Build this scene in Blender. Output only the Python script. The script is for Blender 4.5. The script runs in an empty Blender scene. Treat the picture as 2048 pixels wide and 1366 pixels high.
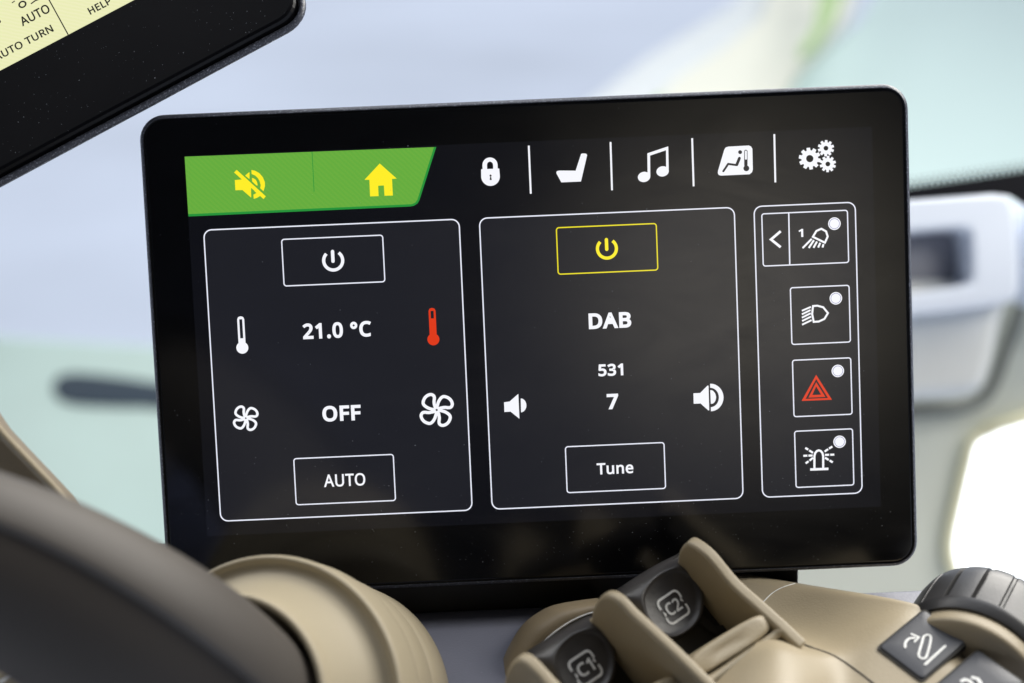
import bpy, bmesh, math, random
from mathutils import Vector, Matrix

C = bpy.context.scene
random.seed(7)

# ---------------------------------------------------------------- camera, world, lamps, exposure
# Camera pose recovered from the photograph's own touchscreen rectangle (60 mm lens on a 36 mm sensor).
TILT = math.radians(15)                       # the touchscreen leans back by this much
EX = Vector((1, 0, 0))
UP = Vector((0, math.sin(TILT), math.cos(TILT)))
NO = Vector((0, -math.cos(TILT), math.sin(TILT)))
O = Vector((0, 0, 1.0))                       # centre of the touchscreen, on its glass
ROT = ((0.9990390870, 0.0425233215, -0.0106146008),
       (-0.0433120006, 0.9949406309, -0.0906488362),
       (0.0067062080, 0.0910214701, 0.9958263497))
def disp_dir(v): return EX * v[0] - UP * v[1] - NO * v[2]
RT, DN, FW = (disp_dir(r) for r in ROT)       # camera right, down, forward
DIST = 0.58
CAM = O - FW * DIST
FPX = 60 / 36 * 2048
def P(px, py, d):                             # measured sight line at a given distance -> point in the place
    return CAM + (FW + RT * ((px - 1024) / FPX) + DN * ((py - 683) / FPX)) * d
def ray(px, py): return FW + RT * ((px - 1024) / FPX) + DN * ((py - 683) / FPX)
def onto(px, py, p0, n):
    r = ray(px, py)
    return CAM + r * ((p0 - CAM).dot(n) / r.dot(n))
def S(px, py):                                # measurement on the touchscreen's own plane, metres (x right, y up)
    q = onto(px, py, O, NO) - O
    return (q.dot(EX), q.dot(UP))

cd = bpy.data.cameras.new("camera"); cam = bpy.data.objects.new("camera", cd); C.collection.objects.link(cam)
cam.matrix_world = Matrix(((RT.x, -DN.x, -FW.x, CAM.x), (RT.y, -DN.y, -FW.y, CAM.y), (RT.z, -DN.z, -FW.z, CAM.z), (0, 0, 0, 1)))
cd.lens = 60; cd.sensor_width = 36; cd.clip_start = 0.02; cd.clip_end = 200
cd.dof.use_dof = True; cd.dof.focus_distance = 0.578; cd.dof.aperture_fstop = 5.6; cd.dof.aperture_blades = 9
C.camera = cam

w = bpy.data.worlds.new("World"); C.world = w; w.use_nodes = True
nt = w.node_tree; nt.nodes.clear()
wo = nt.nodes.new("ShaderNodeOutputWorld"); bg = nt.nodes.new("ShaderNodeBackground"); nt.links.new(bg.outputs[0], wo.inputs[0])
tc = nt.nodes.new("ShaderNodeTexCoord")
def lobe(prev, d, a_in, a_out, col):
    """blend towards a colour inside a soft cone round direction d (degrees)"""
    d = Vector(d).normalized()
    dt = nt.nodes.new("ShaderNodeVectorMath"); dt.operation = 'DOT_PRODUCT'; dt.inputs[1].default_value = d
    nt.links.new(tc.outputs["Generated"], dt.inputs[0])
    mr = nt.nodes.new("ShaderNodeMapRange"); mr.interpolation_type = 'SMOOTHSTEP'
    mr.inputs["From Min"].default_value = math.cos(math.radians(a_out)); mr.inputs["From Max"].default_value = math.cos(math.radians(a_in))
    nt.links.new(dt.outputs["Value"], mr.inputs["Value"])
    mx = nt.nodes.new("ShaderNodeMix"); mx.data_type = 'RGBA'
    nt.links.new(mr.outputs["Result"], mx.inputs[0])
    if isinstance(prev, tuple): mx.inputs[6].default_value = prev + (1,)
    else: nt.links.new(prev, mx.inputs[6])
    mx.inputs[7].default_value = col + (1,)
    return mx.outputs[2]
def mirror(px, py):
    v = ray(px, py).normalized()
    return v - NO * (2 * v.dot(NO))
c_ = lobe((0.10, 0.11, 0.135), (0.16, 0.95, 1), 10, 72, (2.5, 2.58, 2.76))      # bright overcast overhead
c_ = lobe(c_, (-0.2, 1, 0.1), 10, 75, (0.75, 0.84, 1.0))                      # pale daylight ahead
c_ = lobe(c_, (0, 0, -1), 30, 88, (0.07, 0.066, 0.06))                    # cab floor below
c_ = lobe(c_, -FW, 30, 80, (0.010, 0.012, 0.018))                         # dark cab interior behind the viewer
c_ = lobe(c_, mirror(1490, 560), 0.3, 7.2, (1.75, 1.6, 1.32))                # rear side window
c_ = lobe(c_, mirror(430, 950), 0.3, 2.5, (0.6, 0.7, 1.2))                # small bluish glow added behind the viewer, mirrored in the glass
nt.links.new(c_, bg.inputs["Color"]); bg.inputs["Strength"].default_value = 1.0

def area(name, loc, target, size, energy, col):
    l = bpy.data.lights.new(name, 'AREA'); l.shape = 'RECTANGLE'; l.size, l.size_y = size; l.energy = energy; l.color = col
    o = bpy.data.objects.new(name, l); C.collection.objects.link(o); o.location = loc
    o.rotation_euler = (Vector(target) - Vector(loc)).to_track_quat('-Z', 'Y').to_euler()
    return o
area("front_window_light", (0.95, 1.15, 1.95), (0.12, -0.08, 0.9), (1.1, 0.9), 30, (1.0, 0.95, 0.86))
area("right_window_light", (1.25, 0.15, 1.85), (0.0, -0.08, 0.9), (0.8, 0.9), 19, (1.0, 0.96, 0.88))
area("left_window_light", (-0.9, 0.8, 2.0), (-0.1, -0.1, 0.9), (1.0, 0.9), 12, (1.0, 0.96, 0.9))
dl = bpy.data.lights.new("side_console_fill", 'SPOT'); dl.energy = 26; dl.spot_size = math.radians(34); dl.spot_blend = 0.6; dl.shadow_soft_size = 0.2; dl.color = (1.0, 0.99, 0.95)  # added narrow spot behind the viewer, brightening only the side console
do_ = bpy.data.objects.new("side_console_fill", dl); C.collection.objects.link(do_); do_.location = (0.75, -0.35, 1.55)
do_.rotation_euler = (P(1950, 700, 1.2) - do_.location).to_track_quat('-Z', 'Y').to_euler()
sp = bpy.data.lights.new("sun_patch_light", 'SPOT'); sp.energy = 2600; sp.spot_size = math.radians(34); sp.spot_blend = 0.15; sp.color = (1, 0.97, 0.85)
so = bpy.data.objects.new("sun_patch_light", sp); C.collection.objects.link(so)

C.view_settings.view_transform = 'Standard'; C.view_settings.look = 'None'
C.view_settings.exposure = 0.0; C.view_settings.gamma = 1.0
C.render.engine = 'CYCLES'; C.cycles.use_denoising = True; C.cycles.max_bounces = 6
C.cycles.sample_clamp_indirect = 4

# ---------------------------------------------------------------- materials
def srgb(r, g, b):
    f = lambda c: c / 12.92 if c <= 0.04045 else ((c + 0.055) / 1.055) ** 2.4
    return (f(r / 255), f(g / 255), f(b / 255))
def base_mat(name):
    m = bpy.data.materials.new(name); m.use_nodes = True
    return m, m.node_tree, m.node_tree.nodes["Principled BSDF"]
def plastic(name, col, rough=0.5, spec=0.5, grain=900, bump=0.06, var=0.08, mottle=25):
    """moulded plastic: fine grain in the surface, a little unevenness in colour and gloss"""
    m, t, p = base_mat(name)
    p.inputs["Roughness"].default_value = rough; p.inputs["Specular IOR Level"].default_value = spec
    co = t.nodes.new("ShaderNodeTexCoord")
    n1 = t.nodes.new("ShaderNodeTexNoise"); n1.inputs["Scale"].default_value = mottle; n1.inputs["Detail"].default_value = 5
    t.links.new(co.outputs["Object"], n1.inputs["Vector"])
    mx = t.nodes.new("ShaderNodeMix"); mx.data_type = 'RGBA'
    mx.inputs[6].default_value = tuple(c * (1 - var) for c in col) + (1,); mx.inputs[7].default_value = tuple(c * (1 + var) for c in col) + (1,)
    t.links.new(n1.outputs["Fac"], mx.inputs[0]); t.links.new(mx.outputs[2], p.inputs["Base Color"])
    mr = t.nodes.new("ShaderNodeMapRange"); mr.inputs["To Min"].default_value = rough * 0.85; mr.inputs["To Max"].default_value = min(1, rough * 1.15)
    t.links.new(n1.outputs["Fac"], mr.inputs["Value"]); t.links.new(mr.outputs["Result"], p.inputs["Roughness"])
    if bump:
        n2 = t.nodes.new("ShaderNodeTexNoise"); n2.inputs["Scale"].default_value = grain; n2.inputs["Detail"].default_value = 2
        t.links.new(co.outputs["Object"], n2.inputs["Vector"])
        b = t.nodes.new("ShaderNodeBump"); b.inputs["Strength"].default_value = bump; b.inputs["Distance"].default_value = 0.0004
        t.links.new(n2.outputs["Fac"], b.inputs["Height"]); t.links.new(b.outputs["Normal"], p.inputs["Normal"])
    return m
def flecked(name, col, fleck, rough=0.42):
    """dark coating with fine metallic flecks"""
    m, t, p = base_mat(name)
    co = t.nodes.new("ShaderNodeTexCoord"); n = t.nodes.new("ShaderNodeTexNoise"); n.inputs["Scale"].default_value = 1700; n.inputs["Detail"].default_value = 1
    t.links.new(co.outputs["Object"], n.inputs["Vector"])
    r = t.nodes.new("ShaderNodeValToRGB"); r.color_ramp.elements[0].position = 0.55; r.color_ramp.elements[0].color = col + (1,)
    r.color_ramp.elements[1].position = 0.80; r.color_ramp.elements[1].color = fleck + (1,)
    t.links.new(n.outputs["Fac"], r.inputs[0]); t.links.new(r.outputs[0], p.inputs["Base Color"])
    p.inputs["Roughness"].default_value = rough
    b = t.nodes.new("ShaderNodeBump"); b.inputs["Strength"].default_value = 0.25; b.inputs["Distance"].default_value = 0.0002
    t.links.new(n.outputs["Fac"], b.inputs["Height"]); t.links.new(b.outputs["Normal"], p.inputs["Normal"])
    return m
GLOSS = 0.15
def smears(t, p):
    """wiped glass: the gloss varies in soft streaks"""
    co = t.nodes.new("ShaderNodeTexCoord"); mp = t.nodes.new("ShaderNodeMapping"); mp.inputs["Scale"].default_value = (18, 42, 18); mp.inputs["Rotation"].default_value = (0, 0, 0.6)
    n = t.nodes.new("ShaderNodeTexNoise"); n.inputs["Scale"].default_value = 1.0; n.inputs["Detail"].default_value = 6; n.inputs["Roughness"].default_value = 0.65; n.inputs["Distortion"].default_value = 1.2
    r = t.nodes.new("ShaderNodeMapRange"); r.inputs["From Min"].default_value = 0.3; r.inputs["From Max"].default_value = 0.7; r.inputs["To Min"].default_value = GLOSS * 0.85; r.inputs["To Max"].default_value = GLOSS * 1.3
    t.links.new(co.outputs["Object"], mp.inputs[0]); t.links.new(mp.outputs[0], n.inputs["Vector"]); t.links.new(n.outputs["Fac"], r.inputs["Value"]); t.links.new(r.outputs["Result"], p.inputs["Roughness"])
def lit(name, col, strength=1.0, base=(0.004, 0.004, 0.005), weave=0.0, weave_col=None):
    """a lit area of a display: it gives off its own colour, under the glossy glass"""
    m, t, p = base_mat(name)
    p.inputs["Base Color"].default_value = base + (1,); p.inputs["Roughness"].default_value = GLOSS
    p.inputs["Emission Color"].default_value = col + (1,); p.inputs["Emission Strength"].default_value = strength
    smears(t, p)
    if weave:
        co = t.nodes.new("ShaderNodeTexCoord"); wv = t.nodes.new("ShaderNodeTexWave"); wv.bands_direction = 'DIAGONAL'
        wv.inputs["Scale"].default_value = 340; wv.inputs["Distortion"].default_value = 1.5; wv.inputs["Detail"].default_value = 1
        t.links.new(co.outputs["Object"], wv.inputs["Vector"])
        mx = t.nodes.new("ShaderNodeMix"); mx.data_type = 'RGBA'; mx.inputs[6].default_value = col + (1,); mx.inputs[7].default_value = (weave_col or tuple(c * (1 - weave) for c in col)) + (1,)
        t.links.new(wv.outputs["Fac"], mx.inputs[0]); t.links.new(mx.outputs[2], p.inputs["Emission Color"])
    return m
M = {}
M['glass'], _t, _p = base_mat("black_cover_glass")
_p.inputs["Base Color"].default_value = (0.004, 0.0042, 0.005, 1); _p.inputs["Roughness"].default_value = GLOSS
smears(_t, _p)
M['bezel'] = plastic("black_bezel", (0.004, 0.004, 0.005), 0.3, 0.2, bump=0)
M['glass_edge'] = plastic("dark_glass_edge", (0.012, 0.014, 0.022), 0.25, bump=0)
M['housing'] = flecked("charcoal_flecked_housing", (0.055, 0.059, 0.076), (0.30, 0.32, 0.38), 0.36)
M['gasket'] = plastic("black_gasket", (0.003, 0.003, 0.004), 0.6, bump=0)
M['lcd'] = lit("screen_black_level", srgb(11, 12, 17))
M['panel'] = lit("screen_dark_grey", srgb(29, 30, 36))
M['white'] = lit("screen_white", (0.93, 0.94, 1.0))
M['line'] = lit("screen_line_white", (0.86, 0.88, 1.0))
M['yellow'] = lit("screen_yellow", srgb(255, 238, 40))
M['yline'] = lit("screen_line_yellow", srgb(240, 225, 30))
M['green'] = lit("screen_green", srgb(100, 172, 62), weave=1, weave_col=srgb(107, 174, 63))
M['dgreen'] = lit("screen_dark_green", srgb(38, 146, 58))
M['red'] = lit("screen_red", srgb(222, 58, 24))
M['ring'] = lit("screen_lavender", srgb(150, 152, 190))
M['dust'] = plastic("dust_grey", (0.42, 0.45, 0.50), 0.9, bump=0)
M['cream'] = lit("terminal_cream", srgb(238, 238, 190), weave=1, weave_col=srgb(234, 236, 182))
M['ink'] = lit("terminal_ink", srgb(22, 22, 20))
M['beige'] = plastic("beige_plastic", (0.345, 0.285, 0.186), 0.46, grain=1300, bump=0.22, var=0.14, mottle=40)
M['beige_l'] = plastic("beige_rubber", (0.39, 0.332, 0.225), 0.55, grain=1200, bump=0.08)
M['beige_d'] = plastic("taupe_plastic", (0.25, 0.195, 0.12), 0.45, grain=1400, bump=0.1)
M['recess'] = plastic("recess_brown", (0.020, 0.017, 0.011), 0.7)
M['grip'] = plastic("grip_rubber", (0.072, 0.063, 0.054), 0.55, 0.35, grain=1000, bump=0.12)
M['grip_shade'] = plastic("grip_shaded_side", (0.036, 0.030, 0.025), 0.6, 0.25, grain=1000, bump=0.12)  # darker copy of the grip colour, painting the shade on its underside
M['rocker'] = plastic("rocker_plastic", (0.044, 0.040, 0.037), 0.38, 0.6, grain=700, bump=0.22, var=0.3, mottle=200)
M['mark'] = plastic("marking_print", (0.80, 0.80, 0.77), 0.5, bump=0, var=0.25, mottle=500)
M['button'] = plastic("button_plastic", (0.045, 0.047, 0.055), 0.42, grain=900, bump=0.1)
M['wheel'] = plastic("wheel_rubber", (0.038, 0.037, 0.037), 0.36, 0.6, grain=900, bump=0.1)
M['shelf'] = plastic("slate_plastic", (0.17, 0.175, 0.215), 0.38, grain=1100, bump=0.25)
M['black'] = plastic("black_plastic", (0.013, 0.0125, 0.012), 0.5, grain=900, bump=0.1)

# ---------------------------------------------------------------- builders
def tag(o, label=None, cat=None, group=None, kind=None):
    for k, v in (("label", label), ("category", cat), ("group", group), ("kind", kind)):
        if v: o[k] = v
    return o
def thing(name, mat, label, cat):
    o = bpy.data.objects.new(name, None); C.collection.objects.link(o); o.matrix_world = mat
    o.empty_display_size = 0.02; o["_m"] = [c for r in mat for c in r]
    return tag(o, label, cat)
def frame(x, y, z, loc):
    return Matrix(((x.x, y.x, z.x, loc.x), (x.y, y.y, z.y, loc.y), (x.z, y.z, z.z, loc.z), (0, 0, 0, 1)))
WM = {}                                        # world matrix of every built object (parents are never rescaled)
def wmat(o):
    m = o.matrix_basis.copy()
    return wmat(o.parent) @ m if o.parent else m
def link(name, me, mat, parent, smooth=False):
    o = bpy.data.objects.new(name, me); C.collection.objects.link(o)
    if parent: o.parent = parent
    if mat: me.materials.clear(); me.materials.append(mat)
    me.polygons.foreach_set("use_smooth", [smooth] * len(me.polygons))
    return o
def mesh(name, verts, faces, mat, parent=None, smooth=False, world=True, bevel=0, seg=3, sub=0):
    """mesh from points of the place; stored in the parent's own frame"""
    if world and parent:
        inv = wmat(parent).inverted(); verts = [inv @ Vector(v) for v in verts]
    bm = bmesh.new(); vs = [bm.verts.new(v) for v in verts]
    for f in faces:
        try: bm.faces.new([vs[i] for i in f])
        except ValueError: pass
    bmesh.ops.recalc_face_normals(bm, faces=bm.faces[:])
    me = bpy.data.meshes.new(name); bm.to_mesh(me); bm.free()
    o = link(name, me, mat, parent, smooth)
    if bevel:
        b = o.modifiers.new("bevel", 'BEVEL'); b.width = bevel; b.segments = seg; b.limit_method = 'ANGLE'; b.angle_limit = math.radians(35)
        for p in me.polygons: p.use_smooth = True
        o.modifiers.new("normals", 'WEIGHTED_NORMAL')
    if sub:
        s = o.modifiers.new("subsurf", 'SUBSURF'); s.levels = s.render_levels = sub
    return o
def prism_data(poly, d):
    n = len(poly); v = [Vector(p) for p in poly] + [Vector(p) + d for p in poly]
    f = [list(range(n)), list(range(2 * n - 1, n - 1, -1))] + [[i, (i + 1) % n, n + (i + 1) % n, n + i] for i in range(n)]
    return v, f
def prism(name, poly, d, mat, parent=None, **k):
    v, f = prism_data(poly, d); return mesh(name, v, f, mat, parent, **k)
def ring_prism(name, outer, inner, d, mat, parent=None, **k):
    """plate with a hole: outer and inner outlines of equal length"""
    n = len(outer); v = [Vector(p) for p in outer] + [Vector(p) for p in inner]; v += [p + d for p in v]
    f = []
    for i in range(n):
        j = (i + 1) % n
        f += [[i, j, n + j, n + i], [2 * n + i, 3 * n + i, 3 * n + j, 2 * n + j], [i, 2 * n + i, 2 * n + j, j], [n + i, n + j, 3 * n + j, 3 * n + i]]
    return mesh(name, v, f, mat, parent, **k)
def loft_data(loops, cap0=True, cap1=True, closed=True):
    n = len(loops[0]); v = [Vector(p) for l in loops for p in l]; f = []
    for a in range(len(loops) - 1):
        for i in range(n if closed else n - 1):
            j = (i + 1) % n; f.append([a * n + i, a * n + j, (a + 1) * n + j, (a + 1) * n + i])
    if cap0: f.append(list(range(n)))
    if cap1: f.append([(len(loops) - 1) * n + i for i in range(n)][::-1])
    return v, f
def loft(name, loops, mat, parent=None, cap0=True, cap1=True, closed=True, **k):
    v, f = loft_data(loops, cap0, cap1, closed); return mesh(name, v, f, mat, parent, **k)
def resample(pts, n, closed=True):
    pts = [Vector(p) for p in pts]; q = pts + ([pts[0]] if closed else [])
    L = [0]
    for a, b in zip(q, q[1:]): L.append(L[-1] + (b - a).length)
    out = []; k = 0
    for i in range(n):
        s = L[-1] * i / (n if closed else n - 1)
        while k < len(L) - 2 and L[k + 1] < s: k += 1
        t = (s - L[k]) / max(1e-12, L[k + 1] - L[k]); out.append(q[k].lerp(q[k + 1], t))
    return out
def smooth_pts(pts, it=2):                     # corner cutting of a closed outline
    for _ in range(it):
        out = []
        for a, b in zip(pts, pts[1:] + pts[:1]):
            a = Vector(a); b = Vector(b); out += [a.lerp(b, 0.25), a.lerp(b, 0.75)]
        pts = out
    return pts
def catmull(pts, k=6):
    pts = [Vector(p) for p in pts]; q = [pts[0] * 2 - pts[1]] + pts + [pts[-1] * 2 - pts[-2]]; out = []
    for i in range(1, len(q) - 2):
        a, b, c, d = q[i - 1:i + 3]
        for j in range(k):
            t = j / k
            out.append(0.5 * ((2 * b) + (c - a) * t + (2 * a - 5 * b + 4 * c - d) * t * t + (3 * b - a - 3 * c + d) * t ** 3))
    return out + [pts[-1]]
def rrect(x0, y0, x1, y1, r, n=6):
    out = []
    for cx, cy, a in ((x1 - r, y1 - r, 0), (x0 + r, y1 - r, 90), (x0 + r, y0 + r, 180), (x1 - r, y0 + r, 270)):
        for i in range(n + 1):
            t = math.radians(a + 90 * i / n); out.append((cx + r * math.cos(t), cy + r * math.sin(t)))
    return out
def circle(cx, cy, rx, ry=None, n=32, a0=0, a1=360):
    ry = rx if ry is None else ry; m = n if abs(a1 - a0) >= 360 else n + 1
    return [(cx + rx * math.cos(math.radians(a0 + (a1 - a0) * i / n)), cy + ry * math.sin(math.radians(a0 + (a1 - a0) * i / n))) for i in range(m)]
def offset_loop(L, d, closed=True):
    """move a 2-D outline sideways by d, to the left of its direction"""
    n = len(L); out = []
    for i in range(n):
        p = Vector(L[i])
        a = Vector(L[i - 1]) if (closed or i) else None; b = Vector(L[(i + 1) % n]) if (closed or i < n - 1) else None
        e1 = (p - a).normalized() if a is not None and (p - a).length > 1e-9 else None
        e2 = (b - p).normalized() if b is not None and (b - p).length > 1e-9 else None
        e1 = e1 or e2; e2 = e2 or e1
        n1 = Vector((-e1.y, e1.x)); n2 = Vector((-e2.y, e2.x)); m = n1 + n2
        m = n1 if m.length < 1e-6 else m / max(0.35, m.length_squared / 2)
        out.append(tuple(p + m * d))
    return out
class Strip:
    def __init__(self, v, f): self.v = v; self.f = f
def stroke(pts, w, closed=False, cap=0):
    """a line of width w as a strip of faces"""
    l = offset_loop(pts, w / 2, closed); r = offset_loop(pts, -w / 2, closed); n = len(l)
    v = l + r; f = [[i, (i + 1) % n, n + (i + 1) % n, n + i] for i in range(n if closed else n - 1)]
    if cap:                                    # round ends
        for a, b in ((n - 1, 2 * n - 1), (n, 0)):
            c = (Vector(v[a]) + Vector(v[b])) / 2; q = Vector(v[a]) - c; s = len(v)
            v = v + [tuple(c + Matrix.Rotation(-math.pi * i / 6, 2) @ q) for i in range(1, 6)]
            f.append([a] + list(range(s, s + 5)) + [b])
    return [Strip(v, f)]
def fill(loops):
    """fill nested outlines (holes inside outlines) -> vertices, faces in 2-D"""
    cu = bpy.data.curves.new("outline", 'CURVE'); cu.dimensions = '2D'; cu.fill_mode = 'FRONT'
    for L in loops:
        s = cu.splines.new('POLY'); s.points.add(len(L) - 1); s.use_cyclic_u = True
        for p, q in zip(s.points, L): p.co = (q[0] * 100, q[1] * 100, 0, 1)
    o = bpy.data.objects.new("outline", cu); me = bpy.data.meshes.new_from_object(o)
    v = [(a.co.x / 100, a.co.y / 100) for a in me.vertices]; f = [list(p.vertices) for p in me.polygons]
    bpy.data.objects.remove(o); bpy.data.curves.remove(cu); bpy.data.meshes.remove(me)
    return v, f
def flat(name, layers, z, mat, parent, to=None):
    """flat graphic: layers of outlines, each layer a hair above the one below. to(x, y, z) maps to the parent's frame"""
    V = []; F = []; to = to or (lambda x, y, zz: (x, y, zz))
    for k, loops in enumerate(layers):
        if isinstance(loops[0], Strip): v, f = loops[0].v, loops[0].f
        else: v, f = fill(loops)
        b = len(V)
        V += [to(x, y, z + k * 4e-6) for x, y in v]
        for q in f: F.append([b + i for i in q])
    me = bpy.data.meshes.new(name); me.from_pydata(V, [], F)
    zt = Vector(to(0, 0, 1)) - Vector(to(0, 0, 0))
    bm = bmesh.new(); bm.from_mesh(me)
    for fc in bm.faces:
        fc.normal_update()
        if fc.normal.dot(zt) < 0: fc.normal_flip()
    bm.to_mesh(me); bm.free()
    return link(name, me, mat, parent)

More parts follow.
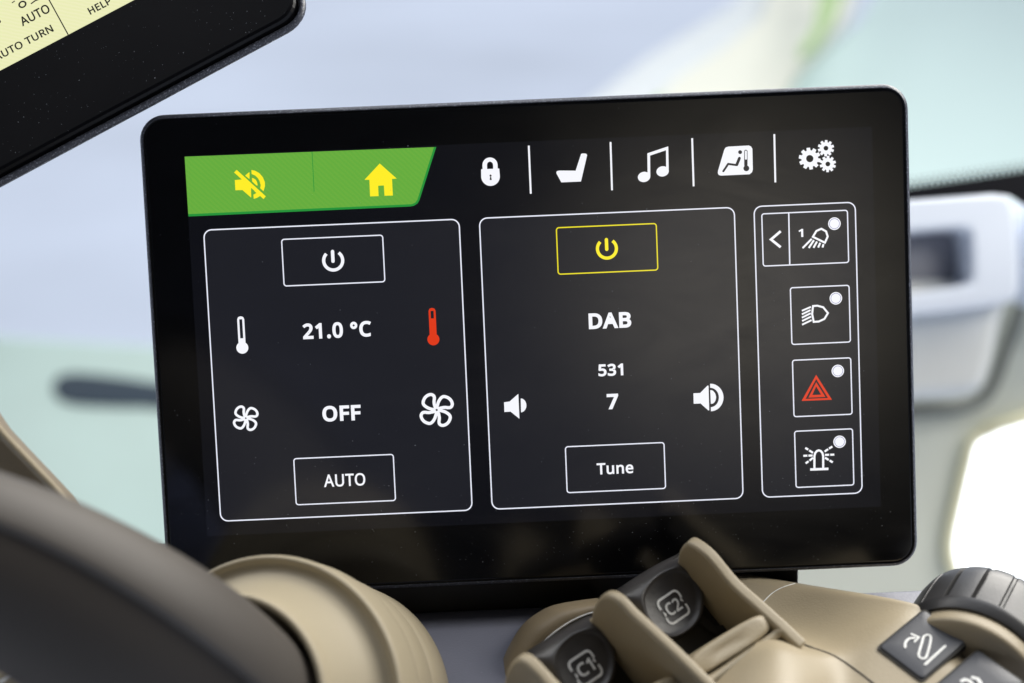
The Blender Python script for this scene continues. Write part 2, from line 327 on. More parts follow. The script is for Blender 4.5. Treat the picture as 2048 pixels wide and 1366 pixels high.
GLYPHS = {
    '2': (572, [(48,0,48,73,235,262,261,288,285,313,306,336,326,358,343,379,359,400,371,420,382,440,390,461,396,483,400,505,401,529,399,557,392,581,381,601,366,618,347,632,326,641,302,647,275,649,250,648,226,644,204,639,184,631,164,621,144,610,123,596,103,581,56,640,78,657,101,672,126,687,153,699,181,710,210,718,242,722,275,724,322,721,365,711,401,696,433,674,458,646,477,613,487,576,491,534,490,506,485,480,478,454,468,430,455,405,440,381,423,357,404,333,383,309,360,283,335,258,308,231,159,84,159,80,520,80,520,0)]),
    '1': (572, [(269,0,269,499,270,568,273,622,244,595,211,567,135,505,89,564,282,714,355,714,355,0)]),
    '.': (268, [(133,-14,121,-13,110,-10,99,-5,90,2,82,11,77,23,73,37,72,54,73,71,77,86,82,97,90,106,99,113,110,117,121,120,133,121,146,120,157,117,168,113,178,106,186,97,191,86,195,71,196,54,195,37,191,23,186,11,178,2,168,-5,157,-10,146,-13)]),
    '0': (572, [(285,-10,228,-4,180,14,139,45,107,88,81,141,63,204,53,276,49,358,50,414,55,465,62,513,73,556,86,595,103,628,124,657,148,682,176,701,208,714,245,722,285,725,341,719,390,701,431,671,464,628,490,575,508,513,519,440,523,358,521,303,517,251,510,204,499,161,485,122,468,88,447,58,423,34,395,15,363,1,326,-7), (285,65,322,70,354,83,379,106,399,137,415,178,425,229,432,289,434,358,432,426,425,486,415,536,399,577,379,609,354,632,322,645,285,650,247,645,216,632,190,609,171,577,156,536,145,486,139,426,137,358,139,289,145,230,156,179,171,138,190,106,216,83,247,70)]),
    '°': (428, [(364,560,356,513,335,471,302,438,260,417,214,410,167,417,125,438,92,471,71,513,64,560,71,606,92,648,125,681,167,702,213,710,260,702,302,681,335,648,356,606), (306,560,301,588,288,614,268,634,242,647,214,652,185,647,159,634,139,614,126,588,122,560,126,531,139,505,159,485,185,472,213,468,242,472,268,485,288,505,301,531)]),
    'C': (632, [(389,-10,337,-7,289,1,246,15,207,35,173,60,143,89,118,124,98,163,82,206,70,253,63,304,61,358,63,410,71,460,83,506,101,549,123,587,149,622,181,652,217,678,258,698,302,712,351,721,404,724,459,721,510,713,557,700,601,682,565,606,548,613,530,620,511,627,492,633,471,638,449,642,427,644,403,645,349,640,300,626,258,602,222,568,193,526,173,477,160,420,156,357,160,294,171,238,191,189,217,147,252,113,294,88,344,74,402,69,425,69,448,71,470,73,491,77,512,81,533,86,553,91,573,97,573,19,553,12,532,6,512,1,490,-3,468,-6,444,-8,417,-10)]),
    'D': (730, [(97,0,97,714,317,714,369,711,418,704,463,692,504,674,541,652,574,625,602,593,626,557,645,515,658,470,666,419,669,364,663,279,644,205,614,143,570,92,516,51,453,23,379,6,296,0), (187,77,284,77,411,95,501,148,556,237,574,361,570,428,556,485,534,532,504,570,465,600,418,620,365,633,304,637,187,637)]),
    'A': (639, [(0,0,279,717,360,717,638,0,545,0,459,221,176,221,91,0), (206,301,432,301,352,517,342,546,328,590,318,624,302,563,287,517)]),
    'B': (650, [(97,0,97,714,301,714,364,712,419,704,465,692,504,675,533,651,555,620,568,582,572,537,570,507,563,479,552,455,537,432,518,414,500,402,470,378,505,352,535,337,550,325,564,310,575,294,584,275,591,254,595,230,596,203,592,157,579,117,559,82,529,53,493,30,451,13,402,3,348,0), (187,410,319,410,361,412,397,417,424,427,445,439,460,456,470,476,477,500,479,527,476,554,469,578,456,597,438,611,414,623,384,631,347,635,305,637,187,637), (187,76,331,76,375,78,412,85,441,97,463,113,479,133,491,156,498,181,500,210,498,237,490,261,478,282,462,301,438,316,408,326,370,333,324,335,187,335)]),
    'O': (781, [(391,-10,338,-7,289,1,246,16,206,36,172,61,142,91,117,126,97,165,81,208,70,255,63,305,61,359,63,412,70,462,81,508,97,551,117,590,142,624,172,654,206,679,246,699,290,714,338,722,392,725,443,722,491,714,533,699,572,680,606,654,636,625,662,590,683,552,699,508,711,462,718,412,720,358,718,304,711,254,699,208,683,165,662,126,636,91,606,61,572,36,533,16,490,1,443,-7), (391,68,448,73,496,87,537,112,569,145,593,188,611,237,622,294,625,358,621,422,611,478,594,528,569,569,537,603,497,627,448,641,392,646,335,641,287,627,246,603,213,569,188,528,170,478,160,422,156,358,160,294,170,237,188,188,213,145,246,112,286,87,335,73)]),
    'F': (519, [(97,0,97,714,496,714,496,635,187,635,187,382,477,382,477,303,187,303,187,0)]),
    'U': (731, [(362,-10,299,-5,245,8,198,31,159,62,129,102,107,147,94,197,90,254,90,714,180,714,180,251,183,210,192,174,206,142,226,116,253,95,285,80,323,71,367,68,412,71,451,81,482,97,508,119,527,147,540,178,548,213,551,252,551,714,640,714,640,252,638,216,633,182,623,149,610,119,593,90,572,65,547,43,519,25,486,9,449,-1,407,-8)]),
    'T': (556, [(233,0,233,635,10,635,10,714,545,714,545,635,323,635,323,0)]),
    '5': (572, [(248,-10,221,-9,195,-8,169,-4,145,0,121,6,100,12,80,20,63,29,63,112,82,102,103,92,126,84,151,78,176,72,201,68,225,66,249,65,287,67,320,74,350,86,376,103,398,124,413,150,422,182,425,219,422,252,414,281,401,306,382,327,357,343,327,355,289,362,246,364,231,364,216,363,200,361,182,359,124,349,80,377,107,714,465,714,465,634,182,634,165,427,211,434,226,436,242,437,258,438,275,438,327,435,374,424,415,407,450,383,478,353,499,317,511,275,515,228,511,175,497,129,475,88,445,53,406,26,360,6,308,-6)]),
    '3': (572, [(241,-10,213,-9,187,-8,161,-5,137,-2,113,4,90,10,67,19,45,29,45,111,68,101,92,91,116,83,142,77,168,71,193,67,218,65,242,64,287,66,325,73,356,85,381,102,399,122,412,146,420,174,423,205,420,236,410,263,393,284,371,302,342,314,307,324,268,329,223,331,154,331,154,406,224,406,265,408,301,415,332,427,358,443,377,463,392,486,400,512,403,541,401,566,394,587,383,606,368,622,349,634,327,643,301,648,273,650,245,649,219,646,196,640,174,633,154,624,133,614,113,602,93,590,49,650,69,665,92,678,116,691,143,702,173,712,204,718,237,723,272,724,324,721,370,712,408,696,439,674,462,647,479,617,490,584,493,547,490,513,483,482,471,456,453,432,431,413,406,397,377,385,345,376,345,372,385,365,420,354,449,338,473,318,491,294,505,267,512,237,515,203,513,173,508,144,499,118,486,93,470,70,449,49,425,32,397,17,364,5,327,-3,286,-8)]),
    '7': (572, [(136,0,429,634,44,634,44,714,523,714,523,646,233,0)]),
    'u': (618, [(274,-10,229,-7,189,2,156,16,128,36,107,63,91,97,82,137,79,185,79,536,168,536,168,191,175,135,198,95,235,71,287,63,328,66,362,75,390,91,411,113,426,141,436,174,443,213,445,257,445,536,533,536,533,0,461,0,448,71,444,71,430,51,413,35,394,21,372,9,349,1,324,-5,300,-9)]),
    'n': (618, [(85,0,85,536,156,536,169,463,174,463,188,483,205,500,224,514,246,526,269,534,293,541,318,545,343,546,388,543,427,534,461,520,488,500,509,473,525,439,534,397,537,349,537,0,450,0,450,343,442,399,420,440,382,464,330,472,289,469,255,460,227,444,207,422,192,394,182,361,175,322,173,278,173,0)]),
    'e': (564, [(313,-10,276,-8,241,-2,209,7,178,21,151,38,126,60,105,85,88,113,73,146,63,182,57,221,55,264,57,306,62,346,72,382,85,415,101,445,120,471,142,493,168,512,195,527,225,537,258,544,292,546,325,544,356,539,385,529,411,516,434,499,454,480,472,457,487,431,498,403,506,372,511,339,513,304,513,251,146,251,150,208,159,171,173,139,193,113,217,92,246,77,279,68,317,65,342,66,365,67,387,70,407,75,427,80,448,86,468,94,489,102,489,25,469,17,448,9,428,3,408,-2,387,-5,364,-8,340,-9), (148,321,421,321,419,353,413,383,403,409,390,431,372,450,349,463,322,471,291,474,261,471,235,464,211,451,192,433,175,411,162,385,153,355)]),
    'H': (741, [(97,0,97,714,187,714,187,412,553,412,553,714,643,714,643,0,553,0,553,333,187,333,187,0)]),
    'E': (556, [(97,0,97,714,496,714,496,635,187,635,187,412,478,412,478,334,187,334,187,79,496,79,496,0)]),
    'L': (524, [(97,0,97,714,187,714,187,80,499,80,499,0)]),
    'P': (605, [(97,0,97,714,286,714,351,711,407,700,453,683,490,659,518,629,538,593,550,551,554,504,552,475,547,447,539,420,528,393,512,369,492,347,468,327,439,310,404,296,365,286,320,280,269,278,187,278,187,0), (187,355,259,355,307,357,348,363,383,374,411,388,433,407,448,432,458,463,461,500,458,532,450,560,436,584,417,603,392,618,360,628,322,635,278,637,187,637)]),
    'R': (622, [(97,0,97,714,294,714,356,711,410,701,454,686,490,664,518,635,538,600,550,559,554,511,553,484,549,459,542,436,533,416,522,398,509,382,495,368,479,356,463,345,446,335,429,327,411,320,607,0,502,0,329,295,187,295,187,0), (187,371,294,371,335,373,369,380,398,390,421,406,439,425,451,448,458,476,461,507,458,539,451,567,437,589,419,607,395,619,366,629,330,634,289,636,187,636)]),
    'N': (760, [(97,0,97,714,201,714,582,123,586,123,584,171,581,241,579,311,579,714,663,714,663,0,558,0,176,593,172,593,178,506,180,399,180,0)]),
    ' ': (260, []),
}
def words(s, x, y, width, cap, bold=0.0):
    """outlines of a word centred on x with baseline y, fitted to a width and a capital height"""
    pen = 0; L = []
    for ch in s:
        adv, ls = GLYPHS[ch]
        for g in ls:
            q = [(g[i] + pen, g[i + 1]) for i in range(0, len(g), 2)]
            L.append(offset_loop(q, bold) if bold else q)
        pen += adv + bold * 1.2
    x0 = min(p[0] for l in L for p in l); x1 = max(p[0] for l in L for p in l)
    sx = width / (x1 - x0); sy = cap / (714 + 2 * bold)
    return [[(x + (p[0] - (x0 + x1) / 2) * sx, y + (p[1] + bold) * sy) for p in l] for l in L]

# ================================================================ TOUCHSCREEN
SCR = frame(EX, UP, NO, O)
ts = thing("touchscreen", SCR, "black framed touchscreen with white icons and a green home tab on its screen", "touchscreen")
mm = 0.001
X0, X1, Y0, Y1 = -0.1222, 0.1369, -0.0838, 0.0814       # outer edge of the housing
def plate_loops(steps):
    out = []
    for inset, z, r in steps:
        out.append([(x, y, z) for x, y in rrect(X0 + inset, Y0 + inset, X1 - inset, Y1 - inset, r, 8)])
    return out
loft("housing", plate_loops([(0.012, -0.026, 0.006), (0.003, -0.0235, 0.0075), (0.0004, -0.018, 0.0082), (0.0, -0.004, 0.0085), (0.0, -0.0022, 0.0085), (0.0001, -0.0016, 0.0084), (0.0003, -0.0012, 0.0082), (0.0007, -0.0008, 0.0078), (0.0011, -0.00035, 0.0074), (0.0013, -0.0003, 0.0072), (0.00135, -0.0012, 0.0071), (0.0014, -0.004, 0.0071)]),
     M['housing'], ts, world=False, smooth=True, cap1=True)
loft("gasket", plate_loops([(0.0013, -0.0035, 0.0072), (0.00135, -0.0011, 0.0071), (0.00205, -0.0011, 0.0066), (0.0021, -0.0035, 0.0066)]), M['gasket'], ts, world=False)
loft("cover_glass", plate_loops([(0.00195, -0.003, 0.0066), (0.00195, -0.00045, 0.0066), (0.0021, -0.00015, 0.0064), (0.0025, 0.0, 0.006)]), M['glass'], ts, world=False, smooth=False)
for p in ts.children[-1].data.polygons: p.use_smooth = len(p.vertices) == 4
# mounting foot between the back of the housing and the shelf
ft = [Vector((-0.070, -0.0838, -0.012)), Vector((0.0975, -0.0838, -0.012)), Vector((0.0975, -0.118, -0.020)), Vector((-0.070, -0.118, -0.020))]
prism("mounting_foot", ft, Vector((0, 0, -0.05)), M['black'], ts, world=False, bevel=0.001)
for q in ts.children[-1].data.vertices: pass

scr = flat("screen", [[[(-0.1072, -0.0624), (0.1242, -0.0624), (0.1242, 0.0673), (-0.1072, 0.0673)]]], 0.00003, M['lcd'], ts)
Z1, Z2, Z3 = 0.00006, 0.00009, 0.00012
U = 0.17 * mm                                              # one unit of the icon drawings
def icon(name, layers, mat, z=Z2, label=None):
    o = flat(name, layers, z, M[mat], scr)
    if label: o["label"] = label
    return o
def px(*pts): return [S(x, y) for x, y in pts]
def zoom(x0, y0, s):                                       # measured on an enlargement of the photograph
    return lambda *pts: [S(x0 + a / s, y0 + b / s) for a, b in pts]
def at(cx, cy, pts): 
    c = S(cx, cy); return [(c[0] + a * U, c[1] - b * U) for a, b in pts]
def box(x0, y0, x1, y1, r, wd): 
    return stroke(rrect(x0 * mm, -y1 * mm, x1 * mm, -y0 * mm, r * mm), wd * mm * 1.15, True)
PAN = [(-102.27, -42.2, -16.1, 57.39), (-9.24, -42.2, 76.94, 57.39), (83.63, -42.2, 117.9, 57.39)]
for x0, y0, x1, y1 in PAN:
    icon("panel_fill", [[rrect(x0 * mm, -y1 * mm, x1 * mm, -y0 * mm, 2.6 * mm)]], 'panel', Z1)
    icon("panel_outline", [box(x0, y0, x1, y1, 2.6, 0.36)], 'line')
for x0, y0, x1, y1, c in ((-76.23, -37.94, -42.12, -22.18, 'line'), (16.6, -37.9, 50.4, -22.17, 'yline'), (-76.18, 36.91, -42.18, 52.87, 'line'), (16.68, 36.9, 50.45, 52.8, 'line')):
    icon("button_frame", [box(x0, y0, x1, y1, 0.9, 0.34)], c, label="yellow button frame" if c == 'yline' else None)
# side column of lamp buttons
zc = zoom(1450, 230, 3.415); zd = zoom(1460, 540, 2.845)
def quad_box(q, r=0.8):
    xs = sorted(p[0] for p in q); ys = sorted(p[1] for p in q)
    return stroke(rrect((xs[0] + xs[1]) / 2, (ys[0] + ys[1]) / 2, (xs[2] + xs[3]) / 2, (ys[2] + ys[3]) / 2, r * mm), 0.40 * mm, True)
icon("button_frame", [quad_box(zc((250, 678), (835, 648), (845, 1007), (262, 1032)))], 'line')
icon("divider_line", [stroke(zc((435, 671), (442, 1020)), 0.45 * mm)], 'line')
for q in (((343, 101), (678, 87), (684, 408), (352, 425)), ((355, 514), (687, 499), (694, 820), (364, 835)), ((366, 918), (696, 903), (705, 1223), (377, 1237))):
    icon("button_frame", [quad_box(zd(*q))], 'line')
for c in ((1668.7, 447.3), (1671.6, 596.6), (1675.5, 741.8), (1679, 883.4)):
    x, y = S(*c)
    icon("status_light", [[circle(x, y, 12.6 * U)]], 'white', Z2)
    icon("status_ring", [[circle(x, y, 10.6 * U), circle(x, y, 9.4 * U)]], 'ring', Z3)
icon("back_chevron", [stroke(zc((380, 794), (314, 850), (380, 903)), 0.85 * mm)], 'white')
x, y = S(1601.8, 474)
icon("number_one", [words("1", x, y, 9.5 * U, 16 * U, 34)], 'white')
icon("work_lamp_icon", [stroke(zc((600, 832), (624, 792), (658, 777), (690, 795), (701, 830), (682, 872)), 0.68 * mm, True)] +
     [stroke(zc(a, b), 0.66 * mm) for a, b in (((592, 846), (530, 909)), ((607, 855), (572, 908)), ((628, 864), (604, 907)), ((650, 873), (636, 905)), ((672, 882), (666, 905)))], 'white')
icon("headlight_icon", [stroke(zd((472, 205), (497, 203), (530, 212), (557, 245), (537, 278), (505, 293), (476, 295), (467, 250)), 0.66 * mm, True)] +
     [stroke(zd(a, b), 0.6 * mm) for a, b in (((460, 210), (409, 232)), ((458, 228), (409, 252)), ((459, 246), (409, 271)), ((461, 265), (410, 290)), ((464, 285), (410, 311)))], 'white')
icon("hazard_icon", [[zd((490, 596), (580, 738), (407, 745)), zd((490, 620), (557, 728), (430, 733))], [zd((490, 638), (543, 722), (446, 726)), zd((490, 662), (518, 709), (468, 711))]], 'red')
icon("beacon_icon", [stroke(zd((480, 1128), (480, 1060), (484, 1042), (494, 1030), (505, 1026), (517, 1030), (526, 1042), (530, 1060), (530, 1128)), 0.74 * mm), stroke(zd((456, 1135), (560, 1131)), 0.85 * mm)] +
     [stroke(zd(a, b), 0.72 * mm) for a, b in (((428, 1012), (445, 1022)), ((450, 1026), (472, 1040)), ((417, 1057), (440, 1056)), ((446, 1056), (470, 1055)), ((430, 1100), (447, 1088)), ((452, 1084), (472, 1068)),
                                            ((582, 1004), (563, 1016)), ((558, 1019), (538, 1033)), ((593, 1050), (570, 1051)), ((564, 1051), (540, 1052)), ((584, 1094), (566, 1083)), ((561, 1080), (540, 1068)))], 'white')
# green tab
tabp = px((369.3, 313.4), (872.5, 294), (839, 400), (835, 407), (828, 411.5), (820, 413), (377, 433))
icon("home_tab", [[tabp]], 'dgreen', Z1, "green tab of the home page")
icon("home_tab_face", [[px((369.3, 313.4), (868, 294.2), (835, 399), (831, 405), (824, 408.3), (376.6, 428.2))]], 'green', Z2)
icon("divider_line", [stroke(px((624.2, 303.5), (628.3, 383)), 0.22 * mm)], 'dgreen', Z3, "dark green divider line")
zm = zoom(440, 300, 5.12)
icon("mute_icon", [[zm((152, 308), (230, 301), (318, 385), (320, 488), (230, 410), (158, 412))], [zm((145, 230), (172, 204), (469, 474), (446, 502))],
                   [zm((258, 262), (298, 228), (303, 231), (302, 298))], [zm((328, 285), (345, 290), (365, 303), (378, 325), (385, 352), (383, 366), (372, 362), (330, 322))],
                   [zm((322, 205), (360, 212), (405, 238), (440, 280), (460, 330), (461, 370), (446, 422), (413, 392), (417, 360), (408, 322), (390, 290), (362, 262), (325, 246))],
                   [zm((343, 457), (374, 441), (352, 420), (380, 420), (415, 468), (380, 490), (346, 500))]], 'yellow', Z3)
icon("home_icon", [[zm((1636, 138), (1810, 293), (1762, 296), (1770, 466), (1685, 468), (1678, 363), (1620, 366), (1624, 472), (1537, 475), (1530, 305), (1480, 305))]], 'yellow', Z3)
# top bar
zp = zoom(940, 280, 4.876)
lk = [(-18, -5.7), (-18.5, 9)] + [(-18.5 * math.cos(math.radians(a)), 9.2 + 18.6 * math.sin(math.radians(a))) for a in range(10, 180, 10)] + [(18.5, 9), (18, -5.7)]
sh = [(15 * math.cos(math.radians(a)), -13.5 - 14.8 * math.sin(math.radians(a))) for a in range(0, 181, 12)] + [(-15, -5.2), (-6, -5.2)] + [(6 * math.cos(math.radians(a)), -13.5 - 6.5 * math.sin(math.radians(a))) for a in range(180, -1, -20)] + [(6, -5.2), (15, -5.2)]
kh = circle(0.2, 7.6, 2.1, n=14); kt = [(-0.9, 9.2), (1.3, 9.2), (2.2, 16.2), (-1.8, 16.2)]
icon("padlock_icon", [[at(980.6, 343.6, lk), at(980.6, 343.6, kh), at(980.6, 343.6, [(-0.9, 10.2), (1.3, 10.2), (2.2, 16.2), (-1.8, 16.2)])], [at(980.6, 343.6, sh)]], 'white')
for a, b in (((1057.5, 291.3), (1061.6, 387.5)), ((1221, 284), (1224, 380.5)), ((1384.2, 276.3), (1387.2, 372.7)), ((1548.5, 268.2), (1550.6, 364.8))):
    icon("divider_line", [stroke(px(a, b), 0.62 * mm)], 'white')
icon("seat_icon", [[zp((1078, 152), (1082, 138), (1092, 131), (1126, 132), (1138, 138), (1142, 148), (1082, 405), (890, 413), (843, 326), (842, 312), (852, 302), (872, 298), (1030, 299))]], 'white')
def ell(cx, cy, rx, ry, rot): 
    t = math.radians(rot); return [(cx + rx * math.cos(a) * math.cos(t) - ry * math.sin(a) * math.sin(t), cy + rx * math.cos(a) * math.sin(t) + ry * math.sin(a) * math.cos(t)) for a in [i * math.pi / 14 for i in range(28)]]
icon("music_icon", [[zp((1729, 130), (1933, 62), (1938, 305), (1913, 305), (1911, 100), (1756, 152), (1758, 355), (1732, 350))], [zp(*ell(1697, 360, 61, 50, -12))], [zp(*ell(1878, 306, 61, 50, -12))]], 'white')
zg = zoom(1440, 270, 7.877)
cl = px((1457, 293.2), (1497.5, 291), (1502, 293), (1504.6, 297.5), (1505.6, 339), (1504, 344.5), (1499, 348.6), (1442, 351.2), (1437.5, 350), (1435.6, 346.5), (1436, 341.5), (1448.6, 299), (1451.5, 294.8))
th_o = zg(*(rrect(380, 232, 433, 500, 26, 4))); th_i = zg(*(rrect(392, 245, 423, 388, 15, 4)))
icon("climate_icon", [[cl]], 'white')
icon("climate_figure", [[zg(*circle(316, 270, 31, n=20))], stroke(zg((305, 366), (264, 468)), 0.98 * mm, cap=1), stroke(zg((262, 474), (128, 456), (52, 570)), 0.72 * mm, cap=1), [th_o, th_i], [zg(*circle(414, 525, 46, n=24))]], 'panel', Z3)
def gear(cx, cy, R, r, h, n, a0):
    out = []
    for i in range(n):
        a = a0 + 360 / n * i
        for da, rr in ((-13.5, r), (-9, R), (9, R), (13.5, r)):
            t = math.radians(a + da * 10 / n); out.append((cx + rr * math.cos(t), cy + rr * math.sin(t)))
    return [zg(*out), zg(*circle(cx, cy, h, n=24))]
icon("gear_icon", [gear(1413, 372, 174, 132, 57, 10, -98), gear(1668, 208, 130, 96, 37, 10, -88), gear(1698, 457, 130, 96, 37, 10, -88)], 'white')
# panel contents
for (cx, cy), c in (((666.4, 521), 'white'), ((1213.8, 497.2), 'yellow')):
    ringo = [(18.9 * math.cos(math.radians(a)), 18.9 * math.sin(math.radians(a))) for a in range(-52, 233, 9)]
    icon("power_icon", [stroke(at(cx, cy, ringo), 6.3 * U), stroke(at(cx, cy, [(-0.4, -18), (-0.4, 1.5)]), 6.6 * U, cap=1)], c, label="yellow power symbol" if c == 'yellow' else None)
def thermo(cx, cy, y0, y1, c, lab):
    out = [(-7, -9), (-7, -57), (-5, -61.5), (0, -63), (5, -61.5), (7, -57), (7, -9)]
    out += [(12 * math.cos(math.radians(a)), 12 * math.sin(math.radians(a))) for a in range(-50, 231, 14)]
    icon("thermometer_icon", [[at(cx, cy, out), at(cx, cy, [(-3, y0), (3, y0), (3, y1), (-3, y1)])]], c, label=lab)
thermo(484.7, 695.4, -57, -19, 'white', "white thermometer symbol"); thermo(866.8, 678.6, -57, -42, 'red', "red thermometer symbol")
blade = [(0, 0), (-9, -2.2), (-17.4, -5.8), (-24.4, -12), (-25.7, -18.1), (-21.8, -26), (-15.6, -30.8), (-8.6, -32.1), (-3.5, -29), (-2.6, -24), (-3.9, -16.3), (-2.9, -7), (0, 0)]
bl = [tuple(v) for v in catmull([(a, b, 0) for a, b in blade], 4)][1:-1]
def fan(cx, cy, s, wd):
    L = []
    for k in range(4):
        c, q = math.cos(k * math.pi / 2 - 0.04), math.sin(k * math.pi / 2 - 0.04)
        L.append(stroke(at(cx, cy, [(s * (p[0] * c - p[1] * q), s * (p[0] * q + p[1] * c)) for p in bl]), wd * U, False))
    L.append([at(cx, cy, circle(0, 0, 6.2 * s)), at(cx, cy, circle(0, 0, 2.5 * s))])
    icon("fan_icon", L, 'white')
fan(491.6, 836.4, 0.75, 5.0); fan(873.4, 819.9, 1.0, 6.3)
for s, cx, cy, wd, cap, b in (("21.0 °C", 674.8, 675.6, 137, 31, 40), ("OFF", 684, 841.7, 77, 31, 42), ("AUTO", 689.7, 972.3, 83.5, 25, 18), ("DAB", 1220.4, 656.6, 85, 31.5, 44),
                              ("531", 1221.9, 751.6, 50, 24, 40), ("7", 1225.7, 818.2, 23, 31, 42), ("Tune", 1230.4, 947.6, 73.6, 23, 26)):
    x, y = S(cx, cy); icon("lettering", [words(s, x, y, wd * U, cap * U, b)], 'white')
zv = zoom(1360, 740, 12.417)
icon("volume_icon", [[zv((332, 582), (340, 577), (500, 570), (680, 388), (700, 384), (708, 395), (725, 995), (718, 1004), (700, 1000), (510, 830), (345, 838), (340, 830))],
                     [zv((750, 500), (790, 500), (830, 525), (870, 575), (892, 640), (895, 690), (882, 750), (855, 800), (815, 832), (768, 840), (765, 830))],
                     [zv(*([(757 + 322 * math.cos(a), 682 + 342 * math.sin(a)) for a in [math.radians(d) for d in range(-92, 89, 6)]] + [(757 + 208 * math.cos(a), 682 + 240 * math.sin(a)) for a in [math.radians(d) for d in range(88, -93, -6)]]))]], 'white')
zw = zoom(940, 560, 2.732)
icon("volume_icon", [[zw((186, 668), (216, 664), (264, 622), (270, 758), (222, 719), (188, 721))], [zw(*([(277, 648)] + [(277 + 31 * math.cos(a), 685 + 38 * math.sin(a)) for a in [math.radians(d) for d in range(-80, 90, 10)]] + [(279, 723)]))]], 'white')
# dust on the glass
dv = []; df = []
def speck(x, y, r, z=0.00016):
    n = random.choice((4, 5, 6)); b = len(dv); a0 = random.random() * 6; e = random.uniform(0.5, 1); 
    for i in range(n):
        a = a0 + i * 6.2832 / n; dv.append((x + r * math.cos(a), y + r * e * math.sin(a), z))
    df.append(list(range(b, b + n)))
for i in range(620):
    if i % 3: x, y = random.uniform(-0.117, 0.132), -0.080 + abs(random.gauss(0, 0.028))
    else: x, y = random.uniform(-0.118, 0.133), random.uniform(-0.079, 0.078)
    if i % 5 == 0: x = 0.02 + abs(random.gauss(0, 0.05))
    if -0.118 < x < 0.133 and -0.080 < y < 0.078: speck(x, y, abs(random.gauss(0, 0.00005)) + 0.000035)
mesh("dust", dv, df, M['dust'], ts, world=False)["kind"] = "stuff"

# ================================================================ TERMINAL at the upper left
ta, yaw, pit = math.radians(29.5), math.radians(6), math.radians(20)
tX = ((RT * math.cos(ta) - DN * math.sin(ta)) * math.cos(yaw) + FW * math.sin(yaw)).normalized()    # along its lower edge
tY = (RT * math.sin(ta) + DN * math.cos(ta)) * math.cos(pit) - FW * math.sin(pit)                   # down its side
tY = -(tY - tX * tY.dot(tX)).normalized()
tN = tX.cross(tY)
T0 = P(600, 40, 0.570)
TER = frame(tX, tY, tX.cross(tY), T0); tN = tX.cross(tY)
te = thing("terminal_display", TER, "black framed monitor with a pale yellow screen reading AUTO TURN, above the touchscreen", "monitor")
def tp(x, y):
    q = onto(x, y, T0, tN) - T0; return (q.dot(tX), q.dot(tY))
low = [tp(0, 360.6), tp(300, 196), tp(560, 60.5)]; rgt = tp(617, 0)
ey = sum(p[1] for p in low) / 3; ex = rgt[0]
def tl(inset, z, r): return [(x, y, z) for x, y in rrect(-0.33, ey + inset, ex - inset, ey + 0.20 - inset, r, 8)]
loft("housing", [tl(0.03, -0.022, 0.008), tl(0.010, -0.010, 0.010), tl(0.002, -0.0065, 0.0105), tl(0.0004, -0.0050, 0.011), tl(0.0, -0.0040, 0.011), tl(0.0003, -0.0032, 0.0107), tl(0.0010, -0.0026, 0.010), tl(0.0019, -0.0024, 0.009), tl(0.0021, -0.006, 0.0088)], M['housing'], te, world=False, smooth=True)
loft("bezel", [tl(0.0026, -0.006, 0.0095), tl(0.0026, -0.0012, 0.0095), tl(0.0032, -0.0003, 0.009), tl(0.0042, 0.0, 0.008)], M['bezel'], te, world=False)
for p in te.children[-1].data.polygons: p.use_smooth = len(p.vertices) == 4
ly = (tp(0, 138.4)[1] + tp(273, 0)[1] + tp(137, 70)[1]) / 3
tsx = flat("screen", [[[(-0.32, ly), (ex - 0.032, ly), (ex - 0.032, ey + 0.185), (-0.32, ey + 0.185)]]], 0.00004, M['cream'], te)
a, b = tp(104, 0), tp(136.7, 70)
flat("divider_line", [[[(b[0] - 0.0002, ly), (b[0] + 0.0002, ly), (b[0] + 0.0002, ly + 0.03), (b[0] - 0.0002, ly + 0.03)]]], 0.00008, M['ink'], tsx)
def tword(s, p, q, capx, bold):
    p = tp(*p); q = tp(*q); wd = q[0] - p[0]; k = 0.000168
    flat("lettering", [words(s, (p[0] + q[0]) / 2, (p[1] + q[1]) / 2, wd, capx * k, bold)], 0.00008, M['ink'], tsx)
tword("AUTO", (44.5, 51.5), (103, 25), 22, 24); tword("HELP", (181, 29.5), (225, 7.5), 17.5, 28); tword("AUTO TURN", (-10, 119.5), (110.5, 66.5), 18, 24)
c = tp(45, 9); flat("pivot_icon", [[circle(c[0], c[1], 0.00145), circle(c[0], c[1], 0.00085)], stroke([tp(30, 2), tp(24, 6)], 0.0004), stroke([tp(62, 8), tp(70, 2), tp(80, -2)], 0.0005)], 0.00008, M['ink'], tsx)
c = tp(-2, 44); flat("dot_icon", [[circle(c[0], c[1], 0.0007)]], 0.00008, M['ink'], tsx)
dv, df = [], []
for i in range(420):
    x, y = ex - 0.004 - random.random() ** 1.2 * 0.13, ey + 0.004 + random.random() * 0.055
    if y < ly - 0.001: speck(x, y, abs(random.gauss(0, 0.00005)) + 0.00004, 0.00012)
mesh("dust", dv, df, M['dust'], te, world=False)["kind"] = "stuff"

